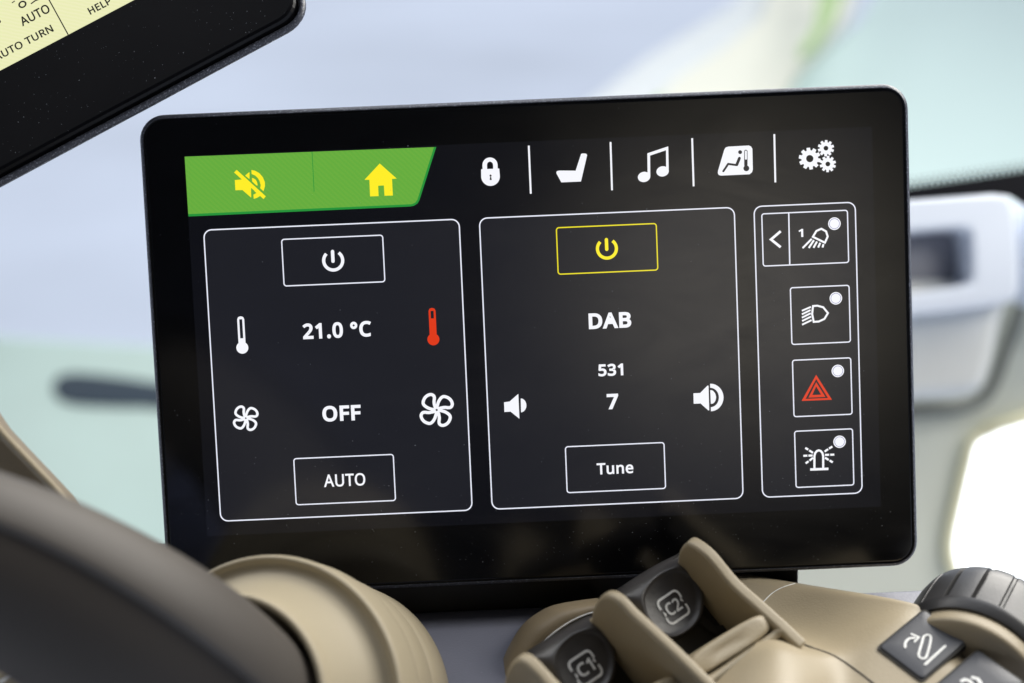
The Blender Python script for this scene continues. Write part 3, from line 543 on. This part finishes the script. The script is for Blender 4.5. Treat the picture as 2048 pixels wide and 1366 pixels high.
# ================================================================ ARMREST CONSOLE (rocker switches, fins, wheel, buttons)
A0 = P(1345, 1215, 0.540)
al = math.radians(32)
r3 = ((RT * 0.82 - DN * 0.57).normalized() * math.cos(al) + FW * math.sin(al)).normalized()   # along the row of rockers
g0 = (RT * 0.72 + DN * 0.69).normalized(); g3 = (g0 - r3 * g0.dot(r3)).normalized()             # along the fins
n3 = r3.cross(g3).normalized()
if n3.dot(FW) > 0: n3 = -n3
CON = frame(r3, n3.cross(r3), n3, A0)
co = thing("armrest_console", CON, "beige armrest console with rocker switches C1 and C2, ribbed wheel and push buttons", "control console")
def hl(px_, py_, h=0.0): return onto(px_, py_, A0 + n3 * (h * mm), n3)            # on the plane h millimetres above the rocker face
def fin(pts, thick, back=30, e=0.0016):
    r0 = (hl(*pts[1], 3) - A0).dot(r3)
    p0 = A0 + r3 * r0
    top = [onto(x, y, p0, r3) for x, y in pts]
    bot = [p - n3 * ((p - A0).dot(n3) + back * mm) for p in (top[-1], top[0])]
    top = catmull(top, 5)
    prism("fin", top + bot, r3 * (thick * mm), M['beige'], co, bevel=e * 0.9, seg=4)
fin([(1353, 1125), (1356, 1105), (1366, 1091), (1378, 1089), (1413, 1115), (1460, 1171), (1510, 1216), (1556, 1258), (1600, 1300)], 4.6)
fin([(1180, 1240), (1183, 1222), (1194, 1200), (1211, 1192), (1233, 1203), (1260, 1231), (1304, 1271), (1351, 1315), (1400, 1363), (1450, 1412)], 4.0)
fin([(1003, 1400), (1008, 1355), (1020, 1328), (1036, 1320), (1060, 1338), (1095, 1376), (1150, 1430)], 4.4)
# dark recess under the rockers; its raised dark floor paints shade between fins
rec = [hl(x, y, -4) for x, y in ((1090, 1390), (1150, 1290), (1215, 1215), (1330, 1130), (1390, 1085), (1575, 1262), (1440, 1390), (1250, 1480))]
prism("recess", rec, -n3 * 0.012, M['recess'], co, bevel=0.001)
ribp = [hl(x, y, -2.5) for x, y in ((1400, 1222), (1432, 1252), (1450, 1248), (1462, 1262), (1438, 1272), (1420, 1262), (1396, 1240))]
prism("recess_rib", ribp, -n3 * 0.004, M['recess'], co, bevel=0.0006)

def rocker(dx, dy, text):
    k = len([c for c in co.children if c.name.startswith("rocker")])
    sil = [(1222, 1200), (1240, 1180), (1262, 1160), (1300, 1136), (1338, 1116), (1360, 1107), (1384, 1130), (1402, 1165), (1408, 1200), (1403, 1240), (1378, 1264), (1346, 1280), (1318, 1278), (1298, 1262), (1266, 1240)]
    dish = [(1284, 1200), (1290, 1180), (1302, 1163), (1322, 1146), (1344, 1138), (1362, 1137), (1382, 1147), (1396, 1170), (1402, 1200), (1396, 1236), (1374, 1258), (1346, 1273), (1324, 1270), (1306, 1254), (1290, 1228)]
    hs = [-7.5, -7.5, -7, -7, -7, -7.5, -6, -3, -2, -2, -2, -2, -3, -5, -7]
    N = 60
    sil3 = smooth_pts([hl(x + dx, y + dy, h) for (x, y), h in zip(sil, hs)], 2)
    d3 = smooth_pts([hl(x + dx, y + dy, 0.4) for x, y in dish], 2)
    a = sil3; b = d3; cen = sum(b, Vector()) / len(b)
    base = [p - n3 * 0.013 for p in a]
    mid = [p.lerp(q, 0.45) + n3 * 0.0014 for p, q in zip(a, b)]; m2 = [p.lerp(q, 0.85) + n3 * 0.0005 for p, q in zip(a, b)]
    inn = [q.lerp(cen, 0.05) - n3 * 0.0006 for q in b]; in2 = [q.lerp(cen, 0.15) - n3 * 0.0009 for q in b]; in3 = [q.lerp(cen, 0.6) - n3 * 0.0012 for q in b]
    o = loft("rocker_switch", [base, [p - n3 * 0.002 for p in a], a, mid, m2, b, inn, in2, in3], M['rocker'], co, smooth=True, cap1=True)
    # printed marking: a broken rounded frame and two characters
    c = hl(1346.5 + dx, 1214.5 + dy, -0.55); s0 = 1.62 * mm / 10
    e1 = (hl(1366, 1201, 0) - hl(1326, 1228, 0)).normalized(); e2 = (e1.cross(n3)).normalized()
    if e2.dot(DN) > 0: e2 = -e2
    inv = wmat(co).inverted()
    def to(x, y, z): return tuple(inv @ (c + e1 * x + e2 * y + n3 * z))
    h = 4.45 * mm
    q = rrect(-h, -h * 0.98, h, h * 0.98, 1.5 * mm, 5); q = q[4:] + q[:4]
    top = [p for p in rrect(-h, -h * 0.95, h, h * 0.95, 1.6 * mm, 5)]
    up_ = [(h, 1.2 * mm)] + [p for p in top if p[1] > 1.2 * mm] + [(-h, 1.4 * mm)]
    dn_ = [(-h, -1.6 * mm)] + [p for p in top if p[1] < -1.6 * mm] + [(h, -1.2 * mm)]
    Y = h * 0.95
    m = flat("marking", [stroke(up_, 0.76 * mm), stroke(dn_, 0.76 * mm),
              [[(h - 0.2 * mm, 1.5 * mm), (h - 1.0 * mm, 0.5 * mm), (h - 0.1 * mm, -0.4 * mm)]], [[(-h + 0.2 * mm, 0.6 * mm), (-h + 1.0 * mm, -0.5 * mm), (-h, -1.5 * mm)]],
              words(text, 0, -1.95 * mm, 5.9 * mm, 4.1 * mm, 26)], 0.00016, M['mark'], o, to)
    m["label"] = text + " marking in a broken rounded frame"
    o["label"] = "dark rocker switch marked " + text
rocker(0, 0, "C2"); rocker(-176, 122, "C1")

def lever(dx, dy):
    top = [(1370, 1340), (1378, 1320), (1398, 1300), (1460, 1260), (1508, 1232), (1530, 1228), (1544, 1246), (1540, 1264), (1494, 1297), (1434, 1334), (1402, 1353), (1381, 1356)]
    a = smooth_pts([hl(x + dx, y + dy, 17) for x, y in top], 2); cen = sum(a, Vector()) / len(a)
    crest = smooth_pts([hl(x + dx + 4, y + dy - 3, 20.5) for x, y in top], 2)
    loops = [[p.lerp(cen, 0.10) - n3 * 0.016 for p in a], [p - n3 * 0.004 for p in a], a, [p.lerp(q, 0.6).lerp(cen, 0.05) for p, q in zip(a, crest)], [q.lerp(cen, 0.22) for q in crest], [q.lerp(cen, 0.7) + n3 * 0.0004 for q in crest]]
    loft("thumb_lever", loops, M['beige'], co, smooth=True)
lever(0, 0); lever(-182, 124)

# body of the console to the right
nb = (-DN * 0.80 - FW * 0.60 - RT * 0.05).normalized(); B0 = P(1845, 1292, 0.530)
def bp(x, y, h=0.0): return onto(x, y, B0 + nb * (h * mm), nb)
rows = [
    [P(1400, 1150, .63), P(1470, 1150, .63), P(1545, 1162, .625), P(1600, 1174, .62), P(1700, 1190, .605), P(1830, 1214, .59), P(1900, 1242, .575), P(1980, 1322, .572)],
    [P(1400, 1135, .598), P(1470, 1140, .594), P(1545, 1150, .589), P(1600, 1162, .583), P(1700, 1177, .566), P(1832, 1201, .546), P(1900, 1231, .545), P(1980, 1310, .546)],
    [P(1400, 1150, .594), P(1470, 1158, .590), P(1540, 1172, .584), P(1600, 1185, .577), P(1700, 1196, .562), P(1834, 1207, .545), P(1898, 1240, .543), P(1976, 1318, .544)],
    [P(1430, 1190, .585), P(1500, 1208, .580), P(1562, 1232, .571), P(1630, 1254, .558), P(1715, 1234, .5505), P(1826, 1217, .5428), P(1888, 1252, .541), P(1960, 1330, .538)],
    [P(1500, 1240, .572), P(1545, 1256, .563), P(1590, 1276, .551), P(1650, 1290, .5405), P(1735, 1256, .540), bp(1812, 1230), bp(1862, 1268), bp(1935, 1340)],
    [P(1525, 1280, .522), P(1560, 1276, .519), P(1600, 1296, .522), bp(1665, 1312, -1.5), bp(1738, 1290, -0.4), bp(1778, 1268), bp(1830, 1310), bp(1900, 1380)],
    [P(1490, 1310, .516), P(1545, 1304, .511), P(1605, 1322, .514), bp(1672, 1334, -1.5), bp(1730, 1322, -0.2), bp(1756, 1298), bp(1800, 1340), bp(1870, 1410)],
    [P(1440, 1355, .512), P(1525, 1340, .503), P(1605, 1352, .505), bp(1672, 1372, -1), bp(1725, 1372, 0), bp(1760, 1390), bp(1800, 1410), bp(1850, 1450)],
    [P(1400, 1400, .508), P(1500, 1390, .494), P(1590, 1400, .492), bp(1660, 1420, -1), bp(1715, 1430, 0), bp(1755, 1440), bp(1800, 1450), bp(1850, 1480)],
    [P(1380, 1480, .50), P(1500, 1480, .48), P(1590, 1480, .475), bp(1660, 1490, -1), bp(1715, 1500, 0), bp(1755, 1500), bp(1800, 1510), bp(1850, 1530)],
]
v = [p for r in rows for p in r]; nc = len(rows[0])
f = [[a * nc + i, a * nc + i + 1, (a + 1) * nc + i + 1, (a + 1) * nc + i] for a in range(len(rows) - 1) for i in range(nc - 1)]
body = mesh("body", v, f, M['beige'], co, smooth=True, sub=3)
def catmull2(q): return [tuple(v)[:2] for v in catmull([(a, b, 0) for a, b in q], 5)]
# front rim of the rocker bay and the seam behind the fin
rim = catmull([hl(1330, 1430, 18), hl(1395, 1378, 18), hl(1440, 1348, 18), hl(1500, 1306, 18), hl(1545, 1276, 18.5), hl(1563, 1262, 20), hl(1572, 1268, 19)], 5)
def tube(name, pts, r, mat, parent, n=10, **k):
    loops = []
    for i, p in enumerate(pts):
        t = (pts[min(i + 1, len(pts) - 1)] - pts[max(i - 1, 0)]).normalized(); a = t.cross(FW).normalized(); b = t.cross(a)
        rr = r[i] if isinstance(r, (list, tuple)) else r
        loops.append([p + a * (rr * math.cos(q)) + b * (rr * math.sin(q)) for q in [2 * math.pi * j / n for j in range(n)]])
    return loft(name, loops, mat, parent, smooth=True, **k)
tube("bay_rim", rim, 0.0017, M['beige'], co)
bpy.context.view_layer.update()
_ev = body.evaluated_get(bpy.context.evaluated_depsgraph_get()); _inv = wmat(body).inverted()
def on_body(x, y, lift=0.0002):                # point of the body's skin met by a sight line
    d = ray(x, y); ok, loc, nor, _ = _ev.ray_cast(_inv @ (CAM + d * 0.3), (_inv.to_3x3() @ d).normalized())
    return (wmat(body) @ loc - d.normalized() * lift) if ok else P(x, y, 0.56)
tube("seam", [on_body(*q) for q in catmull2([(1524, 1206), (1545, 1186), (1567, 1174), (1590, 1167)])], 0.0002, M['mark'], co)
tube("seam", [on_body(*q, -0.0001) for q in catmull2([(1540, 1236), (1565, 1256), (1590, 1277), (1612, 1292), (1640, 1301), (1668, 1312), (1700, 1332), (1745, 1366), (1780, 1400)])], [0.0005] * 18 + [0.00035] * 50, M['recess'], co)
# shell behind the rockers
sh0 = [(985, 1400), (992, 1366), (1002, 1330), (1018, 1292), (1045, 1250), (1075, 1226), (1105, 1211), (1150, 1202), (1195, 1196)]
sh1 = [(1046, 1420), (1040, 1366), (1050, 1328), (1072, 1300), (1100, 1272), (1130, 1250), (1160, 1234), (1190, 1224), (1215, 1220)]
lo = [[P(x, y, d) for (x, y), d in zip(q, [dd] * 9)] for q, dd in ((sh0, .60), (sh0, .570))]
mid = [P((a[0] * 2 + b[0]) / 3, (a[1] * 2 + b[1]) / 3, .560) for a, b in zip(sh0, sh1)]
e0 = [P(x, y, .5535) for x, y in sh1]; e1_ = [P(x + 3, y + 3, .556) for x, y in sh1]; e2_ = [P(x + 8, y + 6, .60) for x, y in sh1]
L6 = [[tuple(p) for p in catmull(q, 4)] for q in (lo[0], lo[1], mid, e0, e1_, e2_)]
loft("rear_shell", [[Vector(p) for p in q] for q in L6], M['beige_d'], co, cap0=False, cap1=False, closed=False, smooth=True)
tube("shell_edge", catmull(e0, 4), 0.0003, M['mark'], co)

# ribbed wheel and its boss
ph = math.radians(45); ax = ((RT * 0.72 - DN * 0.69).normalized() * math.sin(ph) + FW * math.cos(ph)).normalized()
wu = ax.cross(FW).normalized(); wv = ax.cross(wu).normalized()
W0 = P(1944, 1338, 0.545); R = 162 * 0.545 / FPX; Lw = 142 * 0.56 / FPX
def circ(c, r, n=64, mod=None): return [c + wu * (r * (mod(j) if mod else 1) * math.cos(2 * math.pi * j / n)) + wv * (r * (mod(j) if mod else 1) * math.sin(2 * math.pi * j / n)) for j in range(n)]
NR = 18
def prof(depth):
    def g(j):
        t = (j * NR / 352.0) % 1.0
        return 1 - depth * (1 if 0.06 < t < 0.20 else 0) 
    return g
wl = [(-0.0005, 0.80, 0), (-0.0003, 0.945, 0), (0.0003, 0.96, 0), (0.0022, 0.99, 0), (0.003, 1.003, 0), (0.0038, 1.004, 0), (0.0042, 1.004, 0.075), (0.010, 1.0, 0.08), (Lw * 0.72, 0.985, 0.08), (Lw * 0.9, 0.955, 0.05), (Lw, 0.90, 0.02), (Lw + 0.002, 0.80, 0)]
wheel = loft("ribbed_wheel", [circ(W0 + ax * a, R * r, 352, prof(d)) for a, r, d in wl], M['wheel'], co, smooth=True)
es = wheel.modifiers.new("edges", 'EDGE_SPLIT'); es.split_angle = math.radians(40)
bl_ = [(0.002, 0.90), (-0.0015, 0.915), (-0.0045, 0.935), (-0.0058, 0.932), (-0.0066, 0.915), (-0.0074, 0.84), (-0.009, 0.70), (-0.009, 0.1)]
loft("boss", [circ(W0 + ax * a, R * r, 96) for a, r in bl_], M['beige'], co, smooth=True)

# push buttons on the bench
def button(q, name_sub, icon_loops, c):
    pts = smooth_pts([bp(*p, 0.0) for p in q], 0); cen = sum(pts, Vector()) / 4
    e1 = (pts[1] - pts[0]).normalized(); e2 = nb.cross(e1)
    def rr(s, h):                              # rounded outline scaled about its centre
        out = []
        for i in range(4):
            p, a, b = pts[i], pts[i - 1], pts[(i + 1) % 4]
            u = (a - p).normalized(); w_ = (b - p).normalized(); r = 0.0016
            for k in range(7):
                t = k / 6; out.append(p + u * r * (1 - t) ** 2 + w_ * r * t ** 2)
        return [cen + (x - cen) * s + nb * h for x in out]
    loft("button_gap", [rr(1.055, -0.002), rr(1.055, 0.0004), rr(0.985, 0.0004)], M['recess'], co, smooth=False)
    o = loft("push_button", [rr(0.985, -0.002), rr(0.985, 0.0005), rr(0.972, 0.0008), rr(0.93, 0.0010), rr(0.5, 0.0011)], M['button'], co, smooth=True)
    inv = wmat(co).inverted()
    bx = (onto(c[0] + 10, c[1], cen, nb) - onto(c[0], c[1], cen, nb)).normalized(); by = nb.cross(bx)
    def pt(x, y): 
        d = onto(x, y, cen + nb * 0.0013, nb) - cen; return (d.dot(bx), d.dot(by))
    flat("marking", icon_loops(pt), 0.0013, M['mark'], o, lambda x, y, z: tuple(inv @ (cen + bx * x + by * y + nb * z)))
zb = lambda pt: (lambda *p: [pt(1780 + a / 4.948, 1090 + b / 4.948) for a, b in p])
def ic1(pt):
    z = zb(pt); k = 0.00095
    return [stroke(z((150, 1010), (150, 975), (165, 945), (195, 922), (240, 918)), k * 0.85, cap=1), stroke(z((215, 880), (285, 912), (245, 955)), k * 0.7, cap=1),
            stroke([tuple(p)[:2] for p in catmull([tuple(a) + (0,) for a in z((345, 895), (375, 888), (402, 905), (400, 960), (375, 1060), (355, 1112), (325, 1122), (295, 1110), (285, 1075), (312, 980), (330, 915), (345, 895))], 3)], k * 0.75),
            stroke(z((545, 1000), (350, 1180)), k * 0.9, cap=1)]
def ic2(pt):
    z = zb(pt); k = 0.0011
    return [stroke(z((710, 1345), (740, 1330), (790, 1345), (850, 1420)), k, cap=1), stroke(z((820, 1310), (870, 1325), (900, 1370)), k, cap=1)]
button([(1848, 1222), (1936, 1283), (1844, 1364), (1756, 1297)], "a", ic1, (1850, 1290))
button([(1955, 1303), (2048, 1368), (1955, 1452), (1864, 1380)], "b", ic2, (1950, 1370))

# ================================================================ CONTROL LEVER (dark grip in a beige stepped collar)
cq = ((-RT * 0.8 - DN * 0.6).normalized() * math.sin(math.radians(21)) - FW * math.cos(math.radians(21))).normalized()    # collar axis, towards the viewer
K0 = P(525, 1410, 0.510)
JOY = frame(cq.cross(UP).normalized() * -1, cq.cross(cq.cross(UP).normalized()).normalized() * -1, cq, K0)
ju = cq.cross(UP).normalized(); jv = cq.cross(ju).normalized()
jo = thing("control_lever", frame(ju, jv, cq, K0 - cq * 0.045), "dark grey grip set in a stepped beige collar, in front of the touchscreen's corner", "control lever")
K0 = K0.copy()
def jc(a, r, n=96): return [K0 + cq * a + ju * (r * math.cos(2 * math.pi * j / n)) + jv * (r * math.sin(2 * math.pi * j / n)) for j in range(n)]
m_ = 0.510 / FPX
prof_c = [(-0.055, 272), (-0.042, 278), (-0.0375, 278), (-0.0365, 271), (-0.0358, 271), (-0.035, 281), (-0.034, 284), (-0.027, 287), (-0.0212, 287), (-0.0203, 284), (-0.0197, 278), (-0.019, 279), (-0.0182, 290), (-0.017, 295), (-0.013, 298), (-0.008, 299), (-0.0035, 300), (-0.0012, 300.5), (0.0002, 299), (0.0012, 296), (0.0014, 291), (0.0006, 286), (-0.0004, 280), (0.0, 266), (0.0035, 244), (0.008, 229), (0.013, 217), (0.018, 208.5), (0.0205, 206.5), (0.0222, 208.5), (0.0240, 211.5), (0.0258, 211.5), (0.0270, 208), (0.0272, 202), (0.0262, 196), (0.021, 191), (0.01, 186)]
loft("collar", [jc(a, r * m_, 128) for a, r in prof_c], M['beige_l'], jo, smooth=True)
secs = [(530, 1462, .508, 182), (462, 1412, .489, 186), (370, 1342, .470, 203), (250, 1268, .452, 207), (100, 1180, .44, 197), (-60, 1108, .43, 186), (-260, 1050, .42, 180)]
cs = [(1.0, 0.0), (0.975, 0.28), (0.90, 0.50), (0.78, 0.68), (0.67, 0.775), (0.62, 0.80), (0.585, 0.785), (0.56, 0.745), (0.50, 0.765), (0.36, 0.83), (0.10, 0.90), (-0.25, 0.86), (-0.6, 0.70), (-0.86, 0.42), (-1.0, 0.0), (-0.8, -0.6), (0, -0.9), (0.8, -0.6)]
lp = []
ctr = [P(a, b, d) for a, b, d, h in secs]
for i, (a, b, d, h) in enumerate(secs):
    t = (ctr[min(i + 1, len(ctr) - 1)] - ctr[max(i - 1, 0)]).normalized()
    e = t.cross(FW).normalized(); 
    if e.dot(DN) > 0: e = -e
    w_ = e.cross(t).normalized()
    if w_.dot(FW) > 0: w_ = -w_
    hh = h * d / FPX
    lp.append([ctr[i] + e * (u * hh) + w_ * (z * hh * 0.9) for u, z in cs])
loft("grip", lp, M['grip'], jo, smooth=True, sub=2)
g_ = jo.children[-1]
g_.data.materials.append(M['grip_shade'])
for pg in g_.data.polygons:
    if len(pg.vertices) == 4:
        k = sorted(x % len(cs) for x in pg.vertices)
        if 7 <= k[0] and k[-1] <= 14: pg.material_index = 1

# ================================================================ pieces around them
base = P(950, 1216, 0.603)
hz = Vector((0, 0, 1))
shp = [Vector((x, y, base.z)) for x, y in ((-0.30, base.y + 0.0), (0.30, base.y), (0.30, base.y - 0.16), (-0.30, base.y - 0.16))]
sf = thing("console_shelf", Matrix.Translation(Vector((0, base.y - 0.08, base.z - 0.06))), "slate grey plastic shelf below the touchscreen, between the beige collar and the rocker switches", "shelf")
prism("shelf_top", shp, -hz * 0.03, M['shelf'], sf, bevel=0.0025)
prism("shelf_riser", [Vector((x, base.y + 0.004, z)) for x, z in ((-0.20, base.z - 0.03), (0.098, base.z - 0.03), (0.098, base.z + 0.014), (-0.20, base.z + 0.014))], Vector((0, 0.03, 0)), M['black'], sf, bevel=0.001)
dv, df = [], []
for i in range(60):
    x, y = random.uniform(-0.06, 0.03), base.y - random.uniform(0.004, 0.06); b = len(dv); r = random.uniform(0.00006, 0.00014)
    for k in range(5): dv.append(Vector((x + r * math.cos(k * 1.2566), y + r * math.sin(k * 1.2566), base.z + 0.00005)))
    df.append(list(range(b, b + 5)))
mesh("dust", dv, df, M['dust'], sf)["kind"] = "stuff"

bs = [(-120, 700), (-30, 818), (0, 862), (40, 905), (85, 952), (128, 998), (165, 1045), (165, 1110), (-120, 1110)]
bt = thing("beige_shell", frame(RT, -DN, -FW, P(20, 1060, .53)), "thin beige plastic shell edge rising behind the dark grip", "shell")
bpts = [P(x, y, .520) for x, y in bs]
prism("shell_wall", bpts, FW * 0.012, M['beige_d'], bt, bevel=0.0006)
ed = catmull([P(x, y, .518) for x, y in bs[:7]], 4)
tube("shell_lip", ed, 0.0014, M['beige'], bt)

pad = thing("armrest_pad", frame(RT, -DN, -FW, P(80, 1460, .53)), "taupe padded armrest edge showing under the dark grip", "armrest")
prism("pad", [P(x, y, .52) for x, y in ((-120, 1320), (20, 1336), (130, 1346), (235, 1366), (260, 1500), (-120, 1500))], FW * 0.05, M['beige_l'], pad, bevel=0.003)
prism("pad_seam", [P(x, y, .5185) for x, y in ((-20, 1370), (28, 1344), (36, 1346), (-10, 1376))], FW * 0.001, M['mark'], pad)

# ================================================================ behind: right side of the cab
pale = plastic("pale_blue_plastic", (0.66, 0.71, 0.80), 0.5, bump=0, mottle=6)
greyp = plastic("grey_cover_plastic", (0.68, 0.69, 0.67), 0.5, bump=0, mottle=5)
trimp = plastic("grey_green_trim", (0.64, 0.66, 0.58), 0.5, bump=0, mottle=6)
gap_shade = plastic("dark_gap_shade", (0.20, 0.21, 0.19), 0.6, bump=0)
dark = plastic("dark_recess", (0.24, 0.245, 0.285), 0.6, bump=0)
sd = thing("side_console", frame(RT, -DN, -FW, P(1850, 1250, 1.25)), "pale blue and grey cab side console with a dark square recess, right of the touchscreen", "cab console")
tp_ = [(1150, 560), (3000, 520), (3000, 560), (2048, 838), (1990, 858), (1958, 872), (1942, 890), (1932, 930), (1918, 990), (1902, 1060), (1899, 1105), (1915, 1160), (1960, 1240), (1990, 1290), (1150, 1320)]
prism("trim", [P(x, y, 1.20) for x, y in tp_], FW * 0.03, trimp, sd, bevel=0.006)
tube("opening_fringe", catmull([P(x, y, 1.195) for x, y in tp_[2:14]], 4), 0.0042, plastic("pale_yellow_fringe", (0.93, 0.89, 0.62), 0.5, bump=0), sd)  # tube added to colour in the yellow fringe round the bright opening
cv = [(1480, 560), (2028, 560), (2010, 640), (1992, 720), (1976, 768), (1958, 786), (1925, 796), (1480, 822)]
prism("cover", [P(x, y, 1.145) for x, y in cv], FW * 0.04, greyp, sd, bevel=0.012, seg=5)
tube("gap_shade", catmull([P(1480, 838, 1.19), P(1830, 822, 1.19), P(1925, 814, 1.19), P(1966, 798, 1.19), P(1990, 762, 1.19), P(2012, 700, 1.19), P(2050, 590, 1.19)], 5), 0.0045, gap_shade, sd)  # dark strip painting the shade in the gap round the cover
ou = smooth_pts([Vector((x, y, 0)) for x, y in ((1480, 408), (1800, 396), (1990, 384), (2020, 388), (2034, 420), (2040, 520), (2040, 590), (2020, 608), (1830, 632), (1480, 660))], 1)
inn_ = smooth_pts([Vector((x, y, 0)) for x, y in ((1560, 478), (1800, 466), (1922, 455), (1942, 462), (1945, 500), (1946, 545), (1944, 566), (1925, 572), (1820, 588), (1560, 604))], 1)
ring_prism("upper_frame", [P(p.x, p.y, 1.12) for p in ou], [P(p.x, p.y, 1.12) for p in inn_], FW * 0.05, pale, sd, bevel=0.006)
prism("recess", [P(x, y, 1.16) for x, y in ((1500, 440), (1990, 430), (1990, 595), (1500, 630))], FW * 0.02, dark, sd)
prism("end_block", [P(x, y, 1.13) for x, y in ((2052, 398), (2900, 330), (2900, 640), (2060, 610))], FW * 0.05, pale, sd, bevel=0.008)

# windscreen lower edge with its black dotted border
ws = thing("windscreen", frame(RT, -DN, -FW, P(1900, 420, .86)), "windscreen edge with a black dotted border, above the pale side console", "windscreen")
frit = plastic("fired_black_border", (0.006, 0.006, 0.009), 0.6, 0.15, bump=0)
fb = [(1000, 500), (1500, 424), (1700, 395), (1830, 376), (1940, 360), (2048, 344), (3000, 160), (3000, 440), (2056, 412), (2036, 398), (2022, 390), (1990, 386), (1800, 400), (1500, 450), (1000, 540)]
prism("border", [P(x, y, .86) for x, y in fb], FW * 0.004, frit, ws)
dv, df = [], []
e1v = (P(2048, 344, .86) - P(1830, 376, .86)).normalized(); e2v = e1v.cross(FW).normalized()
if e2v.dot(DN) > 0: e2v = -e2v
p00 = P(1700, 396, .8598)
for row in range(3):
    for i in range(120):
        c = p00 + e1v * ((i + 0.5 * (row % 2)) * 0.0030) + e2v * (0.0012 + row * 0.0021); r = 0.00115 - row * 0.00028; b = len(dv)
        for k in range(8): dv.append(c + e1v * (r * math.cos(k * .7854)) + e2v * (r * math.sin(k * .7854)))
        df.append(list(range(b, b + 8)))
dt = mesh("dots", dv, df, frit, ws); dt["kind"] = "stuff"

# machine outside, out of focus
teal = plastic("pale_teal_paint", (0.45, 0.60, 0.575), 0.35, bump=0, var=0.10, mottle=9)
cream = plastic("cream_paint", (0.88, 0.90, 0.80), 0.35, bump=0, var=0.03, mottle=2)
gpaint = plastic("leaf_green_paint", (0.42, 0.60, 0.28), 0.35, bump=0, var=0.05, mottle=3)
def slab(name, pts, d, th, m, par, lean=0.7):
    """a panel leaning back, so its face looks up a little"""
    c = P(*pts[0], d); n = (-FW - DN * lean).normalized()
    return prism(name, [onto(x, y, c, n) for x, y in pts], -n * th, m, par, bevel=0.01)
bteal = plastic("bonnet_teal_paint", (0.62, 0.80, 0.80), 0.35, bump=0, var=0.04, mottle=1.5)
bo = thing("machine_bonnet", frame(RT, -DN, -FW, P(1800, 700, 2.6)), "blurred pale teal machine bonnet with a cream and green stripe, beyond the windscreen", "bonnet")
slab("bonnet_panel", [(1500, 300), (1545, 205), (1600, 130), (1720, 40), (1790, -90), (3000, -140), (3000, 660), (1440, 660)], 2.5, .05, bteal, bo)
slab("stripe", [(1250, 330), (1300, 205), (1350, 150), (1440, 95), (1520, 30), (1560, -90), (1740, -90), (1700, 30), (1600, 140), (1550, 230), (1520, 340)], 2.46, .03, cream, bo)
slab("stripe", [(1060, 330), (1130, 235), (1290, 110), (1470, 0), (1500, -90), (1640, -90), (1540, 60), (1380, 200), (1330, 330)], 2.50, .02, plastic("pale_stripe_paint", (0.80, 0.86, 0.90), 0.4, bump=0), bo)
slab("green_mark", [(1598, 96), (1630, 50), (1650, -90), (1712, -90), (1670, 30), (1640, 78), (1604, 108)], 2.43, .02, gpaint, bo)
slab("green_mark", [(1286, 245), (1300, 195), (1330, 180), (1325, 250)], 2.43, .02, gpaint, bo)

def on_slab(pts, lift, ref, d, lean):
    """outline lying a little proud of a leaning panel"""
    n = (-FW - DN * lean).normalized(); c = P(*ref, d) + n * lift
    return [onto(x, y, c, n) for x, y in pts], n
do = thing("machine_door", frame(RT, -DN, -FW, P(150, 1200, 2.1)), "blurred pale teal panel with a dark slot handle, left of the touchscreen", "panel")
slab("panel_face", [(-300, 650), (0, 668), (340, 690), (700, 716), (700, 1400), (-300, 1400)], 2.2, .04, teal, do, 0.5)
hp = [Vector((x, y, 0)) for x, y in ((100, 772), (122, 742), (220, 750), (300, 762), (420, 780), (420, 826), (300, 812), (220, 812), (122, 806))]
sl, sn = on_slab([(p.x, p.y) for p in smooth_pts(hp, 1)], 0.004, (-300, 650), 2.2, 0.5)
prism("slot_handle", sl, -sn * 0.01, plastic("slot_dark", (0.02, 0.04, 0.065), 0.6, bump=0), do, bevel=0.003)

# ground outside, in open shade with one patch of sun
gz = CAM.z - 1.9
gm = plastic("pale_concrete", (0.75, 0.81, 0.91), 0.9, bump=0, var=0.22, mottle=0.6)
gr = mesh("ground", [(-60, -20, gz), (60, -20, gz), (60, 120, gz), (-60, 120, gz)], [[0, 1, 2, 3]], gm); gr["kind"] = "structure"
pp = onto(2010, 1040, Vector((0, 0, gz)), hz)
so.location = pp + Vector((1.2, 0.5, 4.0)); so.rotation_euler = (pp - so.location).to_track_quat('-Z', 'Y').to_euler()
